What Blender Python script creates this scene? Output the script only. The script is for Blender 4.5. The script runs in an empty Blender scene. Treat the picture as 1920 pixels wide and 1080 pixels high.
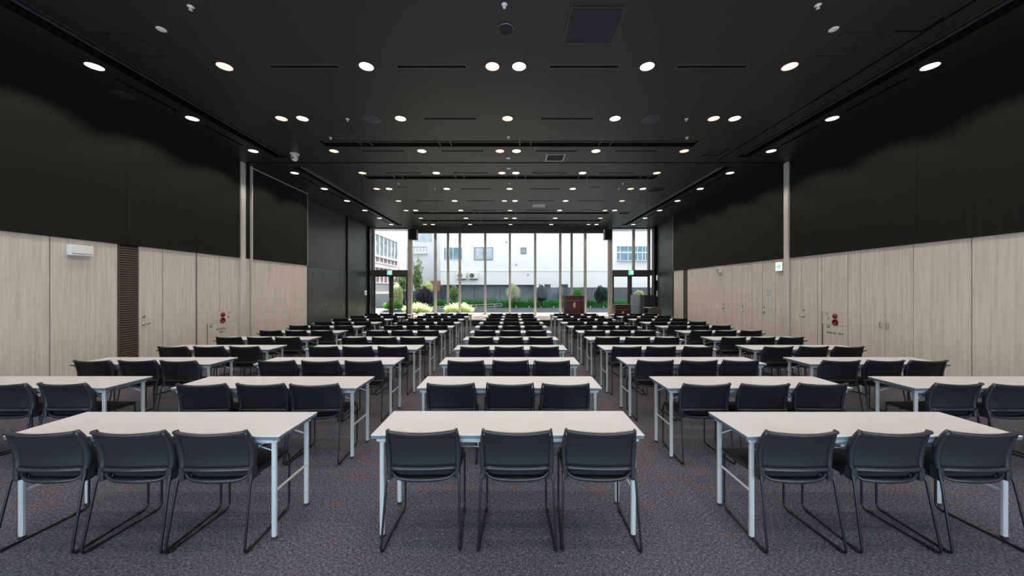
import bpy, math, random
from mathutils import Vector, Matrix
random.seed(7)
scn = bpy.context.scene
COL = scn.collection
PI = math.pi
R = math.radians

# ------------------------------------------------------------------ camera, world, sun, big lights, exposure
F = 655.0                      # focal length in px of the 1920 px wide frame
CZ = 1.66
CH = 4.907                     # ceiling height
WL, WR = -6.95, 7.10           # side walls
WL2, WR2 = -7.50, 7.50         # set-back side walls by the glass front
DW = 18.7                      # glass front
cam_d = bpy.data.cameras.new('camera')
cam_d.sensor_width = 36.0
cam_d.lens = F / 1920 * 36.0
cam_d.shift_y = 1.5 / 1920
cam_d.shift_x = -0.5 / 1920
cam_d.clip_end = 300
cam = bpy.data.objects.new('camera', cam_d)
COL.objects.link(cam)
cam.location = (0, 0, CZ)
cam.rotation_euler = (R(90), 0, 0)
scn.camera = cam

world = bpy.data.worlds.new('sky')
scn.world = world
world.use_nodes = True
wn = world.node_tree
bg = wn.nodes['Background']
sky = wn.nodes.new('ShaderNodeTexSky')
sky.sky_type = 'NISHITA'
sky.sun_disc = False
sky.sun_elevation = R(55)
sky.sun_rotation = R(60)
sky.air_density = 1.0
sky.dust_density = 3.0
mixw = wn.nodes.new('ShaderNodeMix'); mixw.data_type = 'RGBA'
mixw.inputs[0].default_value = 0.8
wn.links.new(sky.outputs[0], mixw.inputs[6])
mixw.inputs[7].default_value = (5.0, 5.0, 5.05, 1)
wn.links.new(mixw.outputs[2], bg.inputs[0])
bg.inputs[1].default_value = 0.51

sd = bpy.data.lights.new('sun', 'SUN'); sd.energy = 26.0; sd.angle = R(0.6); sd.color = (1, .95, .86)
sun = bpy.data.objects.new('sun', sd); COL.objects.link(sun)
sun.rotation_euler = Vector((0.12, .62, .8)).to_track_quat('Z', 'Y').to_euler()

# added area light, unseen, standing in for cool daylight from behind the camera
ad = bpy.data.lights.new('added_rear_daylight', 'AREA'); ad.shape = 'RECTANGLE'
ad.size = 11.5; ad.size_y = 1.75; ad.energy = 470; ad.color = (.52, .74, 1.0)
ao = bpy.data.objects.new('added_rear_daylight', ad); COL.objects.link(ao)
ao.location = (0, -1.86, 1.05); ao.rotation_euler = (R(90), 0, 0)
DOWN_W = 78.0                 # watts of one white downlight
DOWN_P = 48.0

vs = scn.view_settings
vs.view_transform = 'Standard'; vs.look = 'None'; vs.exposure = 0.0; vs.gamma = 1.0; vs.use_curve_mapping = False
try:
    scn.cycles.use_light_tree = True
    scn.cycles.max_bounces = 8
    scn.cycles.transparent_max_bounces = 12
    scn.cycles.sample_clamp_indirect = 4.0
    scn.cycles.caustics_reflective = False
    scn.cycles.caustics_refractive = False
except Exception:
    pass

# ------------------------------------------------------------------ materials
MATS = {}
def nodemat(name):
    m = bpy.data.materials.new(name); m.use_nodes = True
    MATS[name] = m
    return m, m.node_tree.nodes, m.node_tree.links, m.node_tree.nodes['Principled BSDF']
def plain(name, col, rough=.5, metal=0.0, var=0.08, scale=30, spec=.5, bump=0.0, stretch=(1, 1, 1)):
    """colour with a little procedural variation"""
    m, n, l, p = nodemat(name)
    tc = n.new('ShaderNodeTexCoord'); mp = n.new('ShaderNodeMapping'); mp.inputs['Scale'].default_value = stretch
    nz = n.new('ShaderNodeTexNoise'); nz.inputs['Scale'].default_value = scale; nz.inputs['Detail'].default_value = 3
    l.new(tc.outputs['Object'], mp.inputs[0]); l.new(mp.outputs[0], nz.inputs['Vector'])
    cr = n.new('ShaderNodeValToRGB')
    cr.color_ramp.elements[0].position = .3; cr.color_ramp.elements[1].position = .7
    cr.color_ramp.elements[0].color = (*[c * (1 - var) for c in col], 1)
    cr.color_ramp.elements[1].color = (*[min(1, c * (1 + var)) for c in col], 1)
    l.new(nz.outputs['Fac'], cr.inputs[0]); l.new(cr.outputs[0], p.inputs['Base Color'])
    p.inputs['Roughness'].default_value = rough; p.inputs['Metallic'].default_value = metal
    p.inputs['Specular IOR Level'].default_value = spec
    if bump:
        b = n.new('ShaderNodeBump'); b.inputs['Strength'].default_value = bump; b.inputs['Distance'].default_value = .002
        l.new(nz.outputs['Fac'], b.inputs['Height']); l.new(b.outputs[0], p.inputs['Normal'])
    return m
def emit(name, col, strength):
    m, n, l, p = nodemat(name)
    p.inputs['Base Color'].default_value = (*col, 1)
    p.inputs['Emission Color'].default_value = (*col, 1)
    p.inputs['Emission Strength'].default_value = strength
    return m

# carpet: woven speckle of blue-grey and brown-grey yarn in 50 cm tiles
m, n, l, p = nodemat('carpet')
tc = n.new('ShaderNodeTexCoord')
def stretched(sx, sy, sc, det=4):
    mp = n.new('ShaderNodeMapping'); mp.inputs['Scale'].default_value = (sx, sy, 1)
    z = n.new('ShaderNodeTexNoise'); z.inputs['Scale'].default_value = sc; z.inputs['Detail'].default_value = det
    z.inputs['Roughness'].default_value = .7
    l.new(tc.outputs['Object'], mp.inputs[0]); l.new(mp.outputs[0], z.inputs['Vector']); return z
a_, b_, c_ = stretched(1, 3.2, 48), stretched(3.2, 1, 48), stretched(1, 1, 5)
mx = n.new('ShaderNodeMath'); mx.operation = 'ADD'; l.new(a_.outputs['Fac'], mx.inputs[0]); l.new(b_.outputs['Fac'], mx.inputs[1])
hf = n.new('ShaderNodeMath'); hf.operation = 'MULTIPLY'; hf.inputs[1].default_value = .5; l.new(mx.outputs[0], hf.inputs[0])
cr = n.new('ShaderNodeValToRGB'); e = cr.color_ramp.elements
e[0].position = .36; e[0].color = (.013, .013, .018, 1); e[1].position = .66; e[1].color = (.26, .262, .30, 1)
x = e.new(.5); x.color = (.068, .066, .075, 1)
l.new(hf.outputs[0], cr.inputs[0])
tint = n.new('ShaderNodeValToRGB'); t = tint.color_ramp.elements
t[0].position = .35; t[0].color = (1.06, .98, .93, 1); t[1].position = .65; t[1].color = (.94, 1.0, 1.08, 1)
l.new(c_.outputs['Fac'], tint.inputs[0])
mm = n.new('ShaderNodeMix'); mm.data_type = 'RGBA'; mm.blend_type = 'MULTIPLY'; mm.inputs[0].default_value = 1
l.new(cr.outputs[0], mm.inputs[6]); l.new(tint.outputs[0], mm.inputs[7])
br = n.new('ShaderNodeTexBrick'); br.offset = 0; br.inputs['Scale'].default_value = 1
br.inputs['Brick Width'].default_value = .5; br.inputs['Row Height'].default_value = .5; br.inputs['Mortar Size'].default_value = .002
br.inputs['Color1'].default_value = (1, 1, 1, 1); br.inputs['Color2'].default_value = (.93, .93, .94, 1); br.inputs['Mortar'].default_value = (.72, .72, .72, 1)
l.new(tc.outputs['Object'], br.inputs['Vector'])
m2 = n.new('ShaderNodeMix'); m2.data_type = 'RGBA'; m2.blend_type = 'MULTIPLY'; m2.inputs[0].default_value = 1
l.new(mm.outputs[2], m2.inputs[6]); l.new(br.outputs['Color'], m2.inputs[7])
l.new(m2.outputs[2], p.inputs['Base Color'])
p.inputs['Roughness'].default_value = .95; p.inputs['Specular IOR Level'].default_value = .1
bp = n.new('ShaderNodeBump'); bp.inputs['Strength'].default_value = .5; bp.inputs['Distance'].default_value = .004
l.new(hf.outputs[0], bp.inputs['Height']); l.new(bp.outputs[0], p.inputs['Normal'])

# pale ash wood with vertical grain
def wood(name, c0, c1, rough=.42, spec=.5):
    m, n, l, p = nodemat(name)
    tc = n.new('ShaderNodeTexCoord'); mp = n.new('ShaderNodeMapping'); mp.inputs['Scale'].default_value = (9, 9, .35)
    z = n.new('ShaderNodeTexNoise'); z.inputs['Scale'].default_value = 3.2; z.inputs['Detail'].default_value = 6; z.inputs['Roughness'].default_value = .62
    l.new(tc.outputs['Object'], mp.inputs[0]); l.new(mp.outputs[0], z.inputs['Vector'])
    cr = n.new('ShaderNodeValToRGB'); e = cr.color_ramp.elements
    e[0].position = .3; e[0].color = (*c0, 1); e[1].position = .72; e[1].color = (*c1, 1)
    l.new(z.outputs['Fac'], cr.inputs[0]); l.new(cr.outputs[0], p.inputs['Base Color'])
    p.inputs['Roughness'].default_value = rough; p.inputs['Specular IOR Level'].default_value = spec
    return m
wood('ash', (.50, .435, .365), (.68, .605, .52))
wood('red_wood', (.040, .011, .009), (.075, .020, .015), .4, .3)
wood('red_wood_dark', (.03, .006, .005), (.055, .012, .01), .35)
wood('stage_wood', (.56, .50, .46), (.70, .64, .60), .2)
wood('upper_cloth', (.0075, .0065, .0048), (.0108, .0096, .0072), .8, .2)
wood('far_lining', (.022, .023, .024), (.029, .030, .031), .45)
wood('dark_door', (.035, .038, .042), (.046, .049, .054), .32)
plain('ceiling', (.0125, .012, .0112), .47, var=.12, scale=60, spec=.52)
plain('recess_black', (.004, .004, .004), .9, var=.1, spec=.1)
plain('table_white', (.49, .505, .53), .38, var=.015, scale=4)
plain('table_edge', (.085, .105, .12), .45)
plain('table_metal', (.42, .435, .43), .35, metal=.15, var=.03)
plain('rail_metal', (.34, .38, .40), .35, metal=.35, var=.05)
plain('rubber', (.012, .012, .013), .7)
plain('chair_mesh', (.0075, .008, .009), .62, var=.18, scale=420, spec=.32, bump=.25)
plain('chair_plastic', (.016, .0175, .020), .36, var=.06, spec=.5)
plain('chair_seat', (.010, .010, .011), .8, var=.2, scale=260, spec=.2)
plain('chair_tube', (.006, .006, .006), .4, var=.05, spec=.35)
plain('mullion', (.30, .265, .23), .4, metal=.15, var=.04)
plain('frame_dark', (.05, .044, .037), .45, metal=.2)
plain('column_metal', (.62, .59, .52), .42, metal=.3, var=.04, scale=4)
plain('trim_metal', (.34, .35, .35), .35, metal=.7)
plain('trim_dim', (.10, .10, .10), .4, metal=.5)
plain('grille_dark', (.008, .008, .008), .8)
plain('speaker_grey', (.035, .045, .05), .5)
plain('white_plastic', (.74, .70, .60), .45)
plain('pale_panel', (.026, .027, .030), .7, spec=.2)
plain('slat_brown', (.10, .075, .055), .6, var=.12)
plain('slat_back', (.012, .009, .007), .9)
plain('switch_white', (.80, .80, .78), .4)
plain('chrome', (.45, .43, .38), .22, metal=1.0)
plain('speaker_box', (.02, .016, .013), .5)
plain('cabinet_black', (.008, .008, .009), .5)
plain('board_grey', (.30, .34, .37), .5)
plain('console_brown', (.065, .055, .04), .5)
plain('ink', (.05, .045, .04), .6)
plain('fire_red', (.20, .004, .008), .25)
plain('sign_green_paint', (.02, .22, .11), .4)
plain('paper', (.55, .57, .58), .7, var=.12, scale=40)
plain('emblem', (.50, .42, .36), .4)
plain('emblem_strip', (.22, .13, .10), .35)
emit('light_white', (1.0, .97, .80), 3.0)
emit('light_warm', (1.0, .72, .54), 1.35)
emit('exit_green', (.06, .62, .34), 1.1)
emit('exit_white', (.75, 1.0, .86), 1.0)
emit('sign_face', (.9, 1.0, .90), .62)
emit('arrow_green', (.01, .45, .32), .45)
plain('render_white', (.82, .82, .83), .9, var=.02, scale=1.2, spec=.1)
plain('render_cream', (.80, .78, .74), .9, var=.03, scale=1.2)
plain('render_pale', (.72, .73, .80), .9, var=.03)
plain('glass_blue', (.13, .24, .34), .12, var=.35, scale=1.6)
plain('glass_pale', (.42, .50, .58), .2, var=.2, scale=2.5)
plain('window_pink', (.28, .16, .20), .5, var=.4, scale=3)
plain('window_grey', (.22, .28, .30), .15, var=.5, scale=2.2)
plain('fence_grey', (.085, .10, .125), .75, var=.15, scale=6, stretch=(6, 6, .3))
plain('fence_dark', (.045, .055, .07), .75)
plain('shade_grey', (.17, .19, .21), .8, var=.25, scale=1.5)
plain('paving', (.085, .093, .108), .85, var=.18, scale=8)
plain('brick', (.42, .22, .15), .9, var=.25, scale=20)
plain('beige_wall', (.62, .56, .50), .9)
plain('pole_grey', (.33, .32, .29), .45, metal=.3)
plain('rail_white', (.75, .77, .78), .4)
plain('bark', (.12, .09, .07), .9)
def leafm(name, c0, c1):
    m, n, l, p = nodemat(name)
    g = n.new('ShaderNodeNewGeometry')
    cr = n.new('ShaderNodeValToRGB'); e = cr.color_ramp.elements
    e[0].color = (*c0, 1); e[1].color = (*c1, 1)
    l.new(g.outputs['Random Per Island'], cr.inputs[0]); l.new(cr.outputs[0], p.inputs['Base Color'])
    p.inputs['Roughness'].default_value = .6
    tl = n.new('ShaderNodeBsdfTranslucent'); ms = n.new('ShaderNodeMixShader'); ms.inputs[0].default_value = .4
    l.new(cr.outputs[0], tl.inputs[0]); l.new(p.outputs[0], ms.inputs[1]); l.new(tl.outputs[0], ms.inputs[2]); l.new(ms.outputs[0], n['Material Output'].inputs[0])
    return m
leafm('leaf_green', (.03, .17, .05), (.14, .50, .13))
leafm('leaf_bright', (.06, .24, .04), (.22, .55, .12))
leafm('leaf_dark', (.012, .035, .025), (.05, .10, .06))
leafm('leaf_purple', (.03, .035, .05), (.10, .09, .12))
leafm('leaf_yellow', (.60, .68, .22), (.95, .96, .74))
leafm('leaf_cream', (.38, .45, .22), (.80, .82, .58))
leafm('leaf_light', (.14, .28, .09), (.45, .58, .28))
# glass: mostly clear, fresnel reflection
m, n, l, p = nodemat('clear_glass')
n.remove(p)
out = n['Material Output']; tr = n.new('ShaderNodeBsdfTransparent'); gl = n.new('ShaderNodeBsdfGlossy'); gl.inputs['Roughness'].default_value = 0.0
fr = n.new('ShaderNodeFresnel'); fr.inputs[0].default_value = 1.16; ms = n.new('ShaderNodeMixShader')
tr.inputs[0].default_value = (.93, .96, .95, 1)
l.new(fr.outputs[0], ms.inputs[0]); l.new(tr.outputs[0], ms.inputs[1]); l.new(gl.outputs[0], ms.inputs[2]); l.new(ms.outputs[0], out.inputs[0])

# ------------------------------------------------------------------ mesh helpers
class MB:
    def __init__(self): self.v, self.f, self.mi, self.sm = [], [], [], []
    def add(self, vs_, fs_, mat=0, smooth=False, M=None):
        o = len(self.v)
        for p in vs_:
            p = Vector(p)
            self.v.append(tuple(M @ p if M else p))
        for f in fs_:
            self.f.append(tuple(o + i for i in f)); self.mi.append(mat); self.sm.append(smooth)
        return self
    def box(self, x0, x1, y0, y1, z0, z1, mat=0, M=None):
        vs_ = [(x, y, z) for x in (x0, x1) for y in (y0, y1) for z in (z0, z1)]
        return self.add(vs_, [(0, 1, 3, 2), (4, 6, 7, 5), (0, 4, 5, 1), (2, 3, 7, 6), (0, 2, 6, 4), (1, 5, 7, 3)], mat, False, M)
    def cbox(self, x0, x1, y0, y1, z0, z1, c=.004, mat=0, M=None):
        """box with chamfered edges (octagon sections in z, inset caps)"""
        rings = []
        for z, i in ((z0, c), (z0 + c, 0), (z1 - c, 0), (z1, c)):
            a, b, d, e = x0 + i, x1 - i, y0 + i, y1 - i
            rings.append([(a + c, d, z), (b - c, d, z), (b, d + c, z), (b, e - c, z), (b - c, e, z), (a + c, e, z), (a, e - c, z), (a, d + c, z)])
        vs_ = [p for r in rings for p in r]
        fs_ = [tuple(reversed(range(8))), tuple(24 + i for i in range(8))]
        for k in range(3):
            for i in range(8):
                j = (i + 1) % 8
                fs_.append((k * 8 + i, k * 8 + j, k * 8 + 8 + j, k * 8 + 8 + i))
        return self.add(vs_, fs_, mat, False, M)
    def lathe(self, prof, seg=24, mat=0, M=None, smooth=True):
        vs_, fs_ = [], []
        for r, z in prof:
            for i in range(seg):
                a = 2 * PI * i / seg; vs_.append((r * math.cos(a), r * math.sin(a), z))
        for k in range(len(prof) - 1):
            for i in range(seg):
                j = (i + 1) % seg
                fs_.append((k * seg + i, k * seg + j, (k + 1) * seg + j, (k + 1) * seg + i))
        fs_.append(tuple(reversed(range(seg)))); fs_.append(tuple((len(prof) - 1) * seg + i for i in range(seg)))
        return self.add(vs_, fs_, mat, smooth, M)
    def tube(self, pts, r, seg=8, mat=0, flat=1.0):
        pts = [Vector(p) for p in pts]; n_ = len(pts); rings = []
        t0 = (pts[1] - pts[0]).normalized()
        up = Vector((0, 0, 1)) if abs(t0.z) < .9 else Vector((1, 0, 0))
        nrm = t0.cross(up).normalized()
        for i, p in enumerate(pts):
            if i == 0: t = t0
            elif i == n_ - 1: t = (pts[i] - pts[i - 1]).normalized()
            else: t = ((pts[i + 1] - p).normalized() + (p - pts[i - 1]).normalized()).normalized()
            nrm = (nrm - t * nrm.dot(t)).normalized(); b = t.cross(nrm)
            rings.append([p + (nrm * math.cos(2 * PI * k / seg) + b * flat * math.sin(2 * PI * k / seg)) * r for k in range(seg)])
        vs_ = [q for rg in rings for q in rg]; fs_ = []
        for i in range(n_ - 1):
            for k in range(seg):
                j = (k + 1) % seg
                fs_.append((i * seg + k, i * seg + j, (i + 1) * seg + j, (i + 1) * seg + k))
        fs_.append(tuple(reversed(range(seg)))); fs_.append(tuple((n_ - 1) * seg + k for k in range(seg)))
        return self.add(vs_, fs_, mat, True)
    def sweep(self, pts, secs, mat=0, smooth=True):
        """pts: centres; secs: per point list of offset vectors (same count)"""
        k = len(secs[0]); vs_ = [Vector(p) + Vector(s) for p, sec in zip(pts, secs) for s in sec]; fs_ = []
        for i in range(len(pts) - 1):
            for a in range(k):
                b = (a + 1) % k
                fs_.append((i * k + a, i * k + b, (i + 1) * k + b, (i + 1) * k + a))
        fs_.append(tuple(reversed(range(k)))); fs_.append(tuple((len(pts) - 1) * k + a for a in range(k)))
        return self.add(vs_, fs_, mat, smooth)
    def mesh(self, name, mats):
        me = bpy.data.meshes.new(name); me.from_pydata(self.v, [], self.f)
        for mname in (mats if isinstance(mats, (list, tuple)) else [mats]): me.materials.append(MATS[mname])
        me.polygons.foreach_set('material_index', self.mi); me.polygons.foreach_set('use_smooth', self.sm)
        me.update()
        import bmesh
        bm = bmesh.new(); bm.from_mesh(me); bmesh.ops.recalc_face_normals(bm, faces=bm.faces); bm.to_mesh(me); bm.free()
        return me
    def obj(self, name, mats, parent=None, loc=(0, 0, 0), rz=0):
        o = bpy.data.objects.new(name, self.mesh(name, mats)); COL.objects.link(o)
        o.location = loc; o.rotation_euler = (0, 0, rz)
        if parent: o.parent = parent
        return o
def fillet(pts, r, n_=4):
    pts = [Vector(p) for p in pts]; out_ = [pts[0]]
    for i in range(1, len(pts) - 1):
        a, b, c = pts[i - 1], pts[i], pts[i + 1]
        d1, d2 = (a - b), (c - b); rr = min(r, d1.length * .45, d2.length * .45)
        p1, p2 = b + d1.normalized() * rr, b + d2.normalized() * rr
        for k in range(n_ + 1):
            t = k / n_; out_.append((p1 * (1 - t) + b * t) * (1 - t) + (b * (1 - t) + p2 * t) * t)
    out_.append(pts[-1]); return out_
def empty(name, loc=(0, 0, 0), rz=0):
    o = bpy.data.objects.new(name, None); COL.objects.link(o); o.location = loc; o.rotation_euler = (0, 0, rz)
    o.empty_display_size = .1
    return o
def tag(o, label, cat, group=None, kind=None):
    o['label'] = label; o['category'] = cat
    if group: o['group'] = group
    if kind: o['kind'] = kind
    return o
def struct(o, label=None):
    o['kind'] = 'structure'
    if label: o['label'] = label
    return o
def copy_tree(o, parent=None):
    c = o.copy(); COL.objects.link(c)
    c.parent = parent
    for ch in [q for q in o.children]:
        copy_tree(ch, c)
    return c
def text_mesh(body, size, mat, depth=.001):
    cu = bpy.data.curves.new('txt', 'FONT'); cu.body = body; cu.size = size; cu.align_x = 'CENTER'; cu.align_y = 'CENTER'; cu.extrude = depth
    tmp = bpy.data.objects.new('txt', cu); COL.objects.link(tmp)
    dg = bpy.context.evaluated_depsgraph_get(); dg.update()
    me = bpy.data.meshes.new_from_object(tmp.evaluated_get(dg))
    bpy.data.objects.remove(tmp); bpy.data.curves.remove(cu)
    me.materials.clear(); me.materials.append(MATS[mat]); return me
def px(x, y, d):                       # a pixel of the frame at depth d
    return Vector(((x - 960.5) * d / F, d, CZ + (541.5 - y) * d / F))
def dl(x): return abs(WL) * F / (960.5 - x)      # depth on left wall for a pixel column
def dr(x): return WR * F / (x - 960.5)
def dc(y): return (CH - CZ) * F / (541.5 - y)    # depth on ceiling for a pixel row
ORD = ['first', 'second', 'third', 'fourth', 'fifth', 'sixth', 'seventh', 'eighth', 'ninth', 'tenth', 'eleventh', 'twelfth']

# ------------------------------------------------------------------ room shell
struct(MB().box(-7.9, 7.9, -1.9, DW + .1, -.1, 0).obj('floor', 'carpet'))
ZB = 2.45                               # pale wood below, dark lining above
def panelling(side, edges, z0, z1, thick=.025, gap=.016, plane=None, mb=None, mat=0):
    mb = mb or MB(); P = plane
    for a, b in zip(edges[:-1], edges[1:]):
        xs = sorted((P, P + (-thick if side < 0 else thick)))
        mb.box(xs[0], xs[1], a + gap / 2, b - gap / 2, z0, z1, mat)
    return mb
# left wall: backing, panels, dark upper lining
wl = struct(MB().box(WL - .2, WL - .025, -1.8, 11.85, 0, CH).box(WL2 - .2, WL2 - .02, 11.85, DW, 0, CH).box(WL2, WL - .0, 11.83, 11.87, 0, CH)
            .obj('wall_left', 'slat_back'))
wl.data.materials[0] = MATS['recess_black']
L_low = [-1.8, -.8, .6, 1.9, 3.1, 4.2, 5.25, 6.155]
mb = panelling(-1, L_low, .08, ZB, plane=WL)
panelling(-1, [7.70, dl(411.6), 8.905], 1.0 + .12, ZB, plane=WL, mb=mb)
mb.box(WL - .025, WL, 7.70 + .003, 7.95, .08, 1.117)
mb.box(WL - .025, WL, 8.85, 8.905, .08, 1.117)
panelling(-1, [9.05, 9.26], .08, ZB, plane=WL, mb=mb)
panelling(-1, [9.30, dl(502.4), dl(528), dl(552.4), 11.83], .08, ZB, plane=WL, mb=mb, gap=.004)
mb.obj('wood_panelling', 'ash', wl)
mb = panelling(-1, [-1.8, 1.2, 3.6, dl(234), 7.6, 8.88], ZB + .006, CH, plane=WL + .03, thick=.05, gap=.003)
panelling(-1, [9.05, 9.26], ZB + .006, CH, plane=WL + .0, thick=.02, mb=mb)
panelling(-1, [9.31, 11.80], ZB + .006, CH - .05, plane=WL + .03, thick=.05, mb=mb)
mb.obj('upper_lining', 'upper_cloth', wl)
panelling(-1, [11.87, 15.80, 18.1], ZB + .006, CH, plane=WL2 + .0, thick=.02, gap=.03).obj('far_lining', 'far_lining', wl)
mb = panelling(-1, [11.87, 12.78 + .4, 13.9, 15.15, 15.78], .08, ZB, plane=WL2 + .0, thick=.02, gap=.006)
panelling(-1, [15.84, 16.9, 18.1], .08, ZB, plane=WL2, thick=.02, mb=mb)
mb.obj('dark_panelling', 'dark_door', wl)
# right wall
wr = struct(MB().box(WR + .025, WR + .3, -1.8, 15.4, 0, CH).box(WR2 + .02, WR2 + .2, 15.4, DW, 0, CH).box(WR, WR2, 15.38, 15.42, 0, CH).obj('wall_right', 'recess_black'))
mb = panelling(1, [-1.8, -.8, .4, 1.5, 2.6, 3.6, 4.6, 5.4, dr(1712)], .08, ZB, plane=WR)
panelling(1, [7.12, dr(1590)], .08, ZB, plane=WR, mb=mb)
panelling(1, [dr(1590), 8.02], 1.14, ZB, plane=WR, mb=mb)
panelling(1, [8.02, dr(1532.8)], .08, ZB, plane=WR, mb=mb)
panelling(1, [dr(1502.7), 8.92], .08, ZB, plane=WR, mb=mb)
panelling(1, [9.08, dr(1454)], .08, ZB, plane=WR, mb=mb)
panelling(1, [dr(1356), 12.9, 14.15], .08, ZB, plane=WR, mb=mb, gap=.004)
panelling(1, [14.5, 15.36], .08, ZB, plane=WR, mb=mb)
mb.obj('wood_panelling', 'ash', wr)
mb = panelling(1, [-1.8, 1.2, 3.6, 6.1, 8.15, 8.9], ZB + .006, CH, plane=WR - .03, thick=.05, gap=.003)
panelling(1, [9.08, 11.4, 15.38], ZB + .006, CH, plane=WR - .03, thick=.05, gap=.003, mb=mb)
mb.obj('upper_lining', 'upper_cloth', wr)
panelling(1, [15.42, 18.1], ZB + .006, CH, plane=WR2, thick=.02).obj('far_lining', 'far_lining', wr)
mb = panelling(1, [15.42, 16.3, 17.3, 18.1], .08, ZB, plane=WR2, thick=.02)
mb.obj('dark_panelling', 'dark_door', wr)
struct(MB().box(WL - .03, WL + .006, -1.8, 11.83, 0, .08).box(WL2 - .02, WL2 + .006, 11.87, 18.1, 0, .08).obj('baseboard_left', 'frame_dark'))
struct(MB().box(WR - .006, WR + .03, -1.8, 15.38, 0, .08).box(WR2 - .006, WR2 + .02, 15.42, 18.1, 0, .08).obj('baseboard_right', 'frame_dark'))
# metal columns of the sliding partition line and panel trims
struct(MB().cbox(WL - .02, WL + .06, 8.90, 9.04, 0, CH, .006).obj('trim_1', 'column_metal'), 'brushed metal column on the left wall')
struct(MB().cbox(WR - .06, WR + .02, 8.93, 9.07, 0, CH, .006).obj('trim_2', 'column_metal'), 'brushed metal column on the right wall')
struct(MB().box(WL - .02, WL + .05, 9.265, 9.295, 0, CH).box(WL, WL + .045, 9.295, 11.83, CH - .05, CH - .03).obj('trim_3', 'column_metal'))
struct(MB().box(WL - .02, WL + .035, 11.80, 11.83, ZB, CH).obj('trim_4', 'trim_metal'))
struct(MB().box(WL - .02, WL + .008, 7.68, 7.70, .08, ZB).obj('trim_5', 'trim_metal'))
struct(MB().box(WR - .035, WR + .02, 15.36, 15.39, ZB, CH).obj('trim_6', 'trim_metal'))
# joints where side panels step back
struct(MB().box(WL2 - .02, WL2 + .05, 15.79, 15.83, 0, CH).obj('trim_7', 'recess_black'))
struct(MB().box(WR2 - .12, WR2 + .02, 18.1, 18.16, 0, CH).obj('trim_8', 'recess_black'))
struct(MB().box(WL2 - .02, WL2 + .10, 18.1, 18.16, 0, CH).obj('trim_9', 'recess_black'))
struct(MB().box(WL2 - .02, WL2 + .06, 18.16, DW - .05, 0, CH).box(WR2 - .06, WR2 + .02, 18.16, DW - .05, 0, CH).obj('wall_front_return', 'dark_door'))
# louvre strips
def louvre(side, W, y0, y1, label, n_=56):
    t_ = empty('ventilation_louvre', (W, (y0 + y1) / 2, 0))
    tag(t_, label, 'vent louvre')
    hw = (y1 - y0) / 2
    s = -1 if side < 0 else 1
    MB().box(min(0, s * .02) + s * .004, max(0, s * .02) + s * .004, -hw, hw, .08, ZB).obj('back_plate', 'slat_back', t_)
    mb = MB()
    for i in range(n_):
        z = .1 + (ZB - .12) * i / n_
        a, b = sorted((0 - s * .004, s * .012))
        mb.box(a, b, -hw + .012, hw - .012, z, z + .023)
    mb.obj('slats', 'slat_brown', t_)
    mb = MB()
    for e_ in (-hw, hw - .012): mb.box(min(-s * .006, s * .02), max(-s * .006, s * .02), e_, e_ + .012, .08, ZB)
    mb.obj('frame', 'slat_brown', t_)
louvre(-1, WL, 6.16, 6.49, 'tall brown slatted vent strip in the pale left wall')
louvre(1, WR, 14.16, 14.49, 'tall brown slatted vent strip in the far end of the pale right wall')

# doors in the panelling
def wall_door(n_, side, leaves, handle_y, W, hz=1.0, z1=ZB):
    d_ = struct(empty('door_%d' % n_, (W, handle_y, 0)))
    s = -1 if side < 0 else 1
    for a, b in leaves:
        MB().box(min(0, s * .03), max(0, s * .03), a + .008 - handle_y, b - .008 - handle_y, .01, z1).obj('door_leaf', 'ash', d_)
    h = MB()
    Mx = Matrix.Rotation(R(90), 4, 'Y')
    h.lathe([(.028, 0), (.028, .008), (.012, .012), (.012, .05)], 16, M=Matrix.Translation((0, 0, hz)) @ Matrix.Rotation(R(-s * 90), 4, 'Y'))
    h.tube([(-s * .05, 0, hz), (-s * .05, .04, hz), (-s * .05, .075, hz)], .010)
    h.lathe([(.02, 0), (.02, .012)], 14, M=Matrix.Translation((0, 0, hz + .14)) @ Matrix.Rotation(R(-s * 90), 4, 'Y'))
    h.obj('door_handle', 'chrome', d_)
    return d_
wall_door(1, -1, [(6.495, dl(305)), (dl(305), 7.678)], dl(269), WL)
wall_door(2, 1, [(dr(1391), dr(1373)), (dr(1373), dr(1356))], dr(1358), WR)
wall_door(3, 1, [(dr(1429.5), dr(1410)), (dr(1410), dr(1391))], dr(1392.8), WR)
wall_door(4, 1, [(dr(1454), dr(1429.5))], dr(1433), WR)
wall_door(5, 1, [(dr(1532.8), dr(1502.7))], dr(1507), WR)
# cupboard with two vertical pulls
d6 = struct(empty('door_6', (WR, dr(1659), 0)))
for a, b in ((dr(1712), dr(1659)), (dr(1659), 7.12)):
    MB().box(0, .03, a + .003 - dr(1659), b - .003 - dr(1659), .01, ZB).obj('door_leaf', 'ash', d6)
for yy in (dr(1664.6), dr(1651.7)):
    MB().cbox(-.022, 0, yy - dr(1659) - .012, yy - dr(1659) + .012, .90, 1.02, .003).obj('door_handle', 'chrome', d6)
# dark panel door handles (far left)
d7 = struct(empty('door_7', (WL2, 13.9, 0)))
for x_, y_ in ((609.8, 571), (642.8, 584)):
    dd = 7.5 * F / (960.5 - x_)
    MB().cbox(0, .03, dd - 13.9 - .02, dd - 13.9 + .02, 1.0 - .07 - (y_ - 571) * .012, 1.0 + .07 - (y_ - 571) * .012, .004).obj('door_handle', 'chrome', d7)

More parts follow.
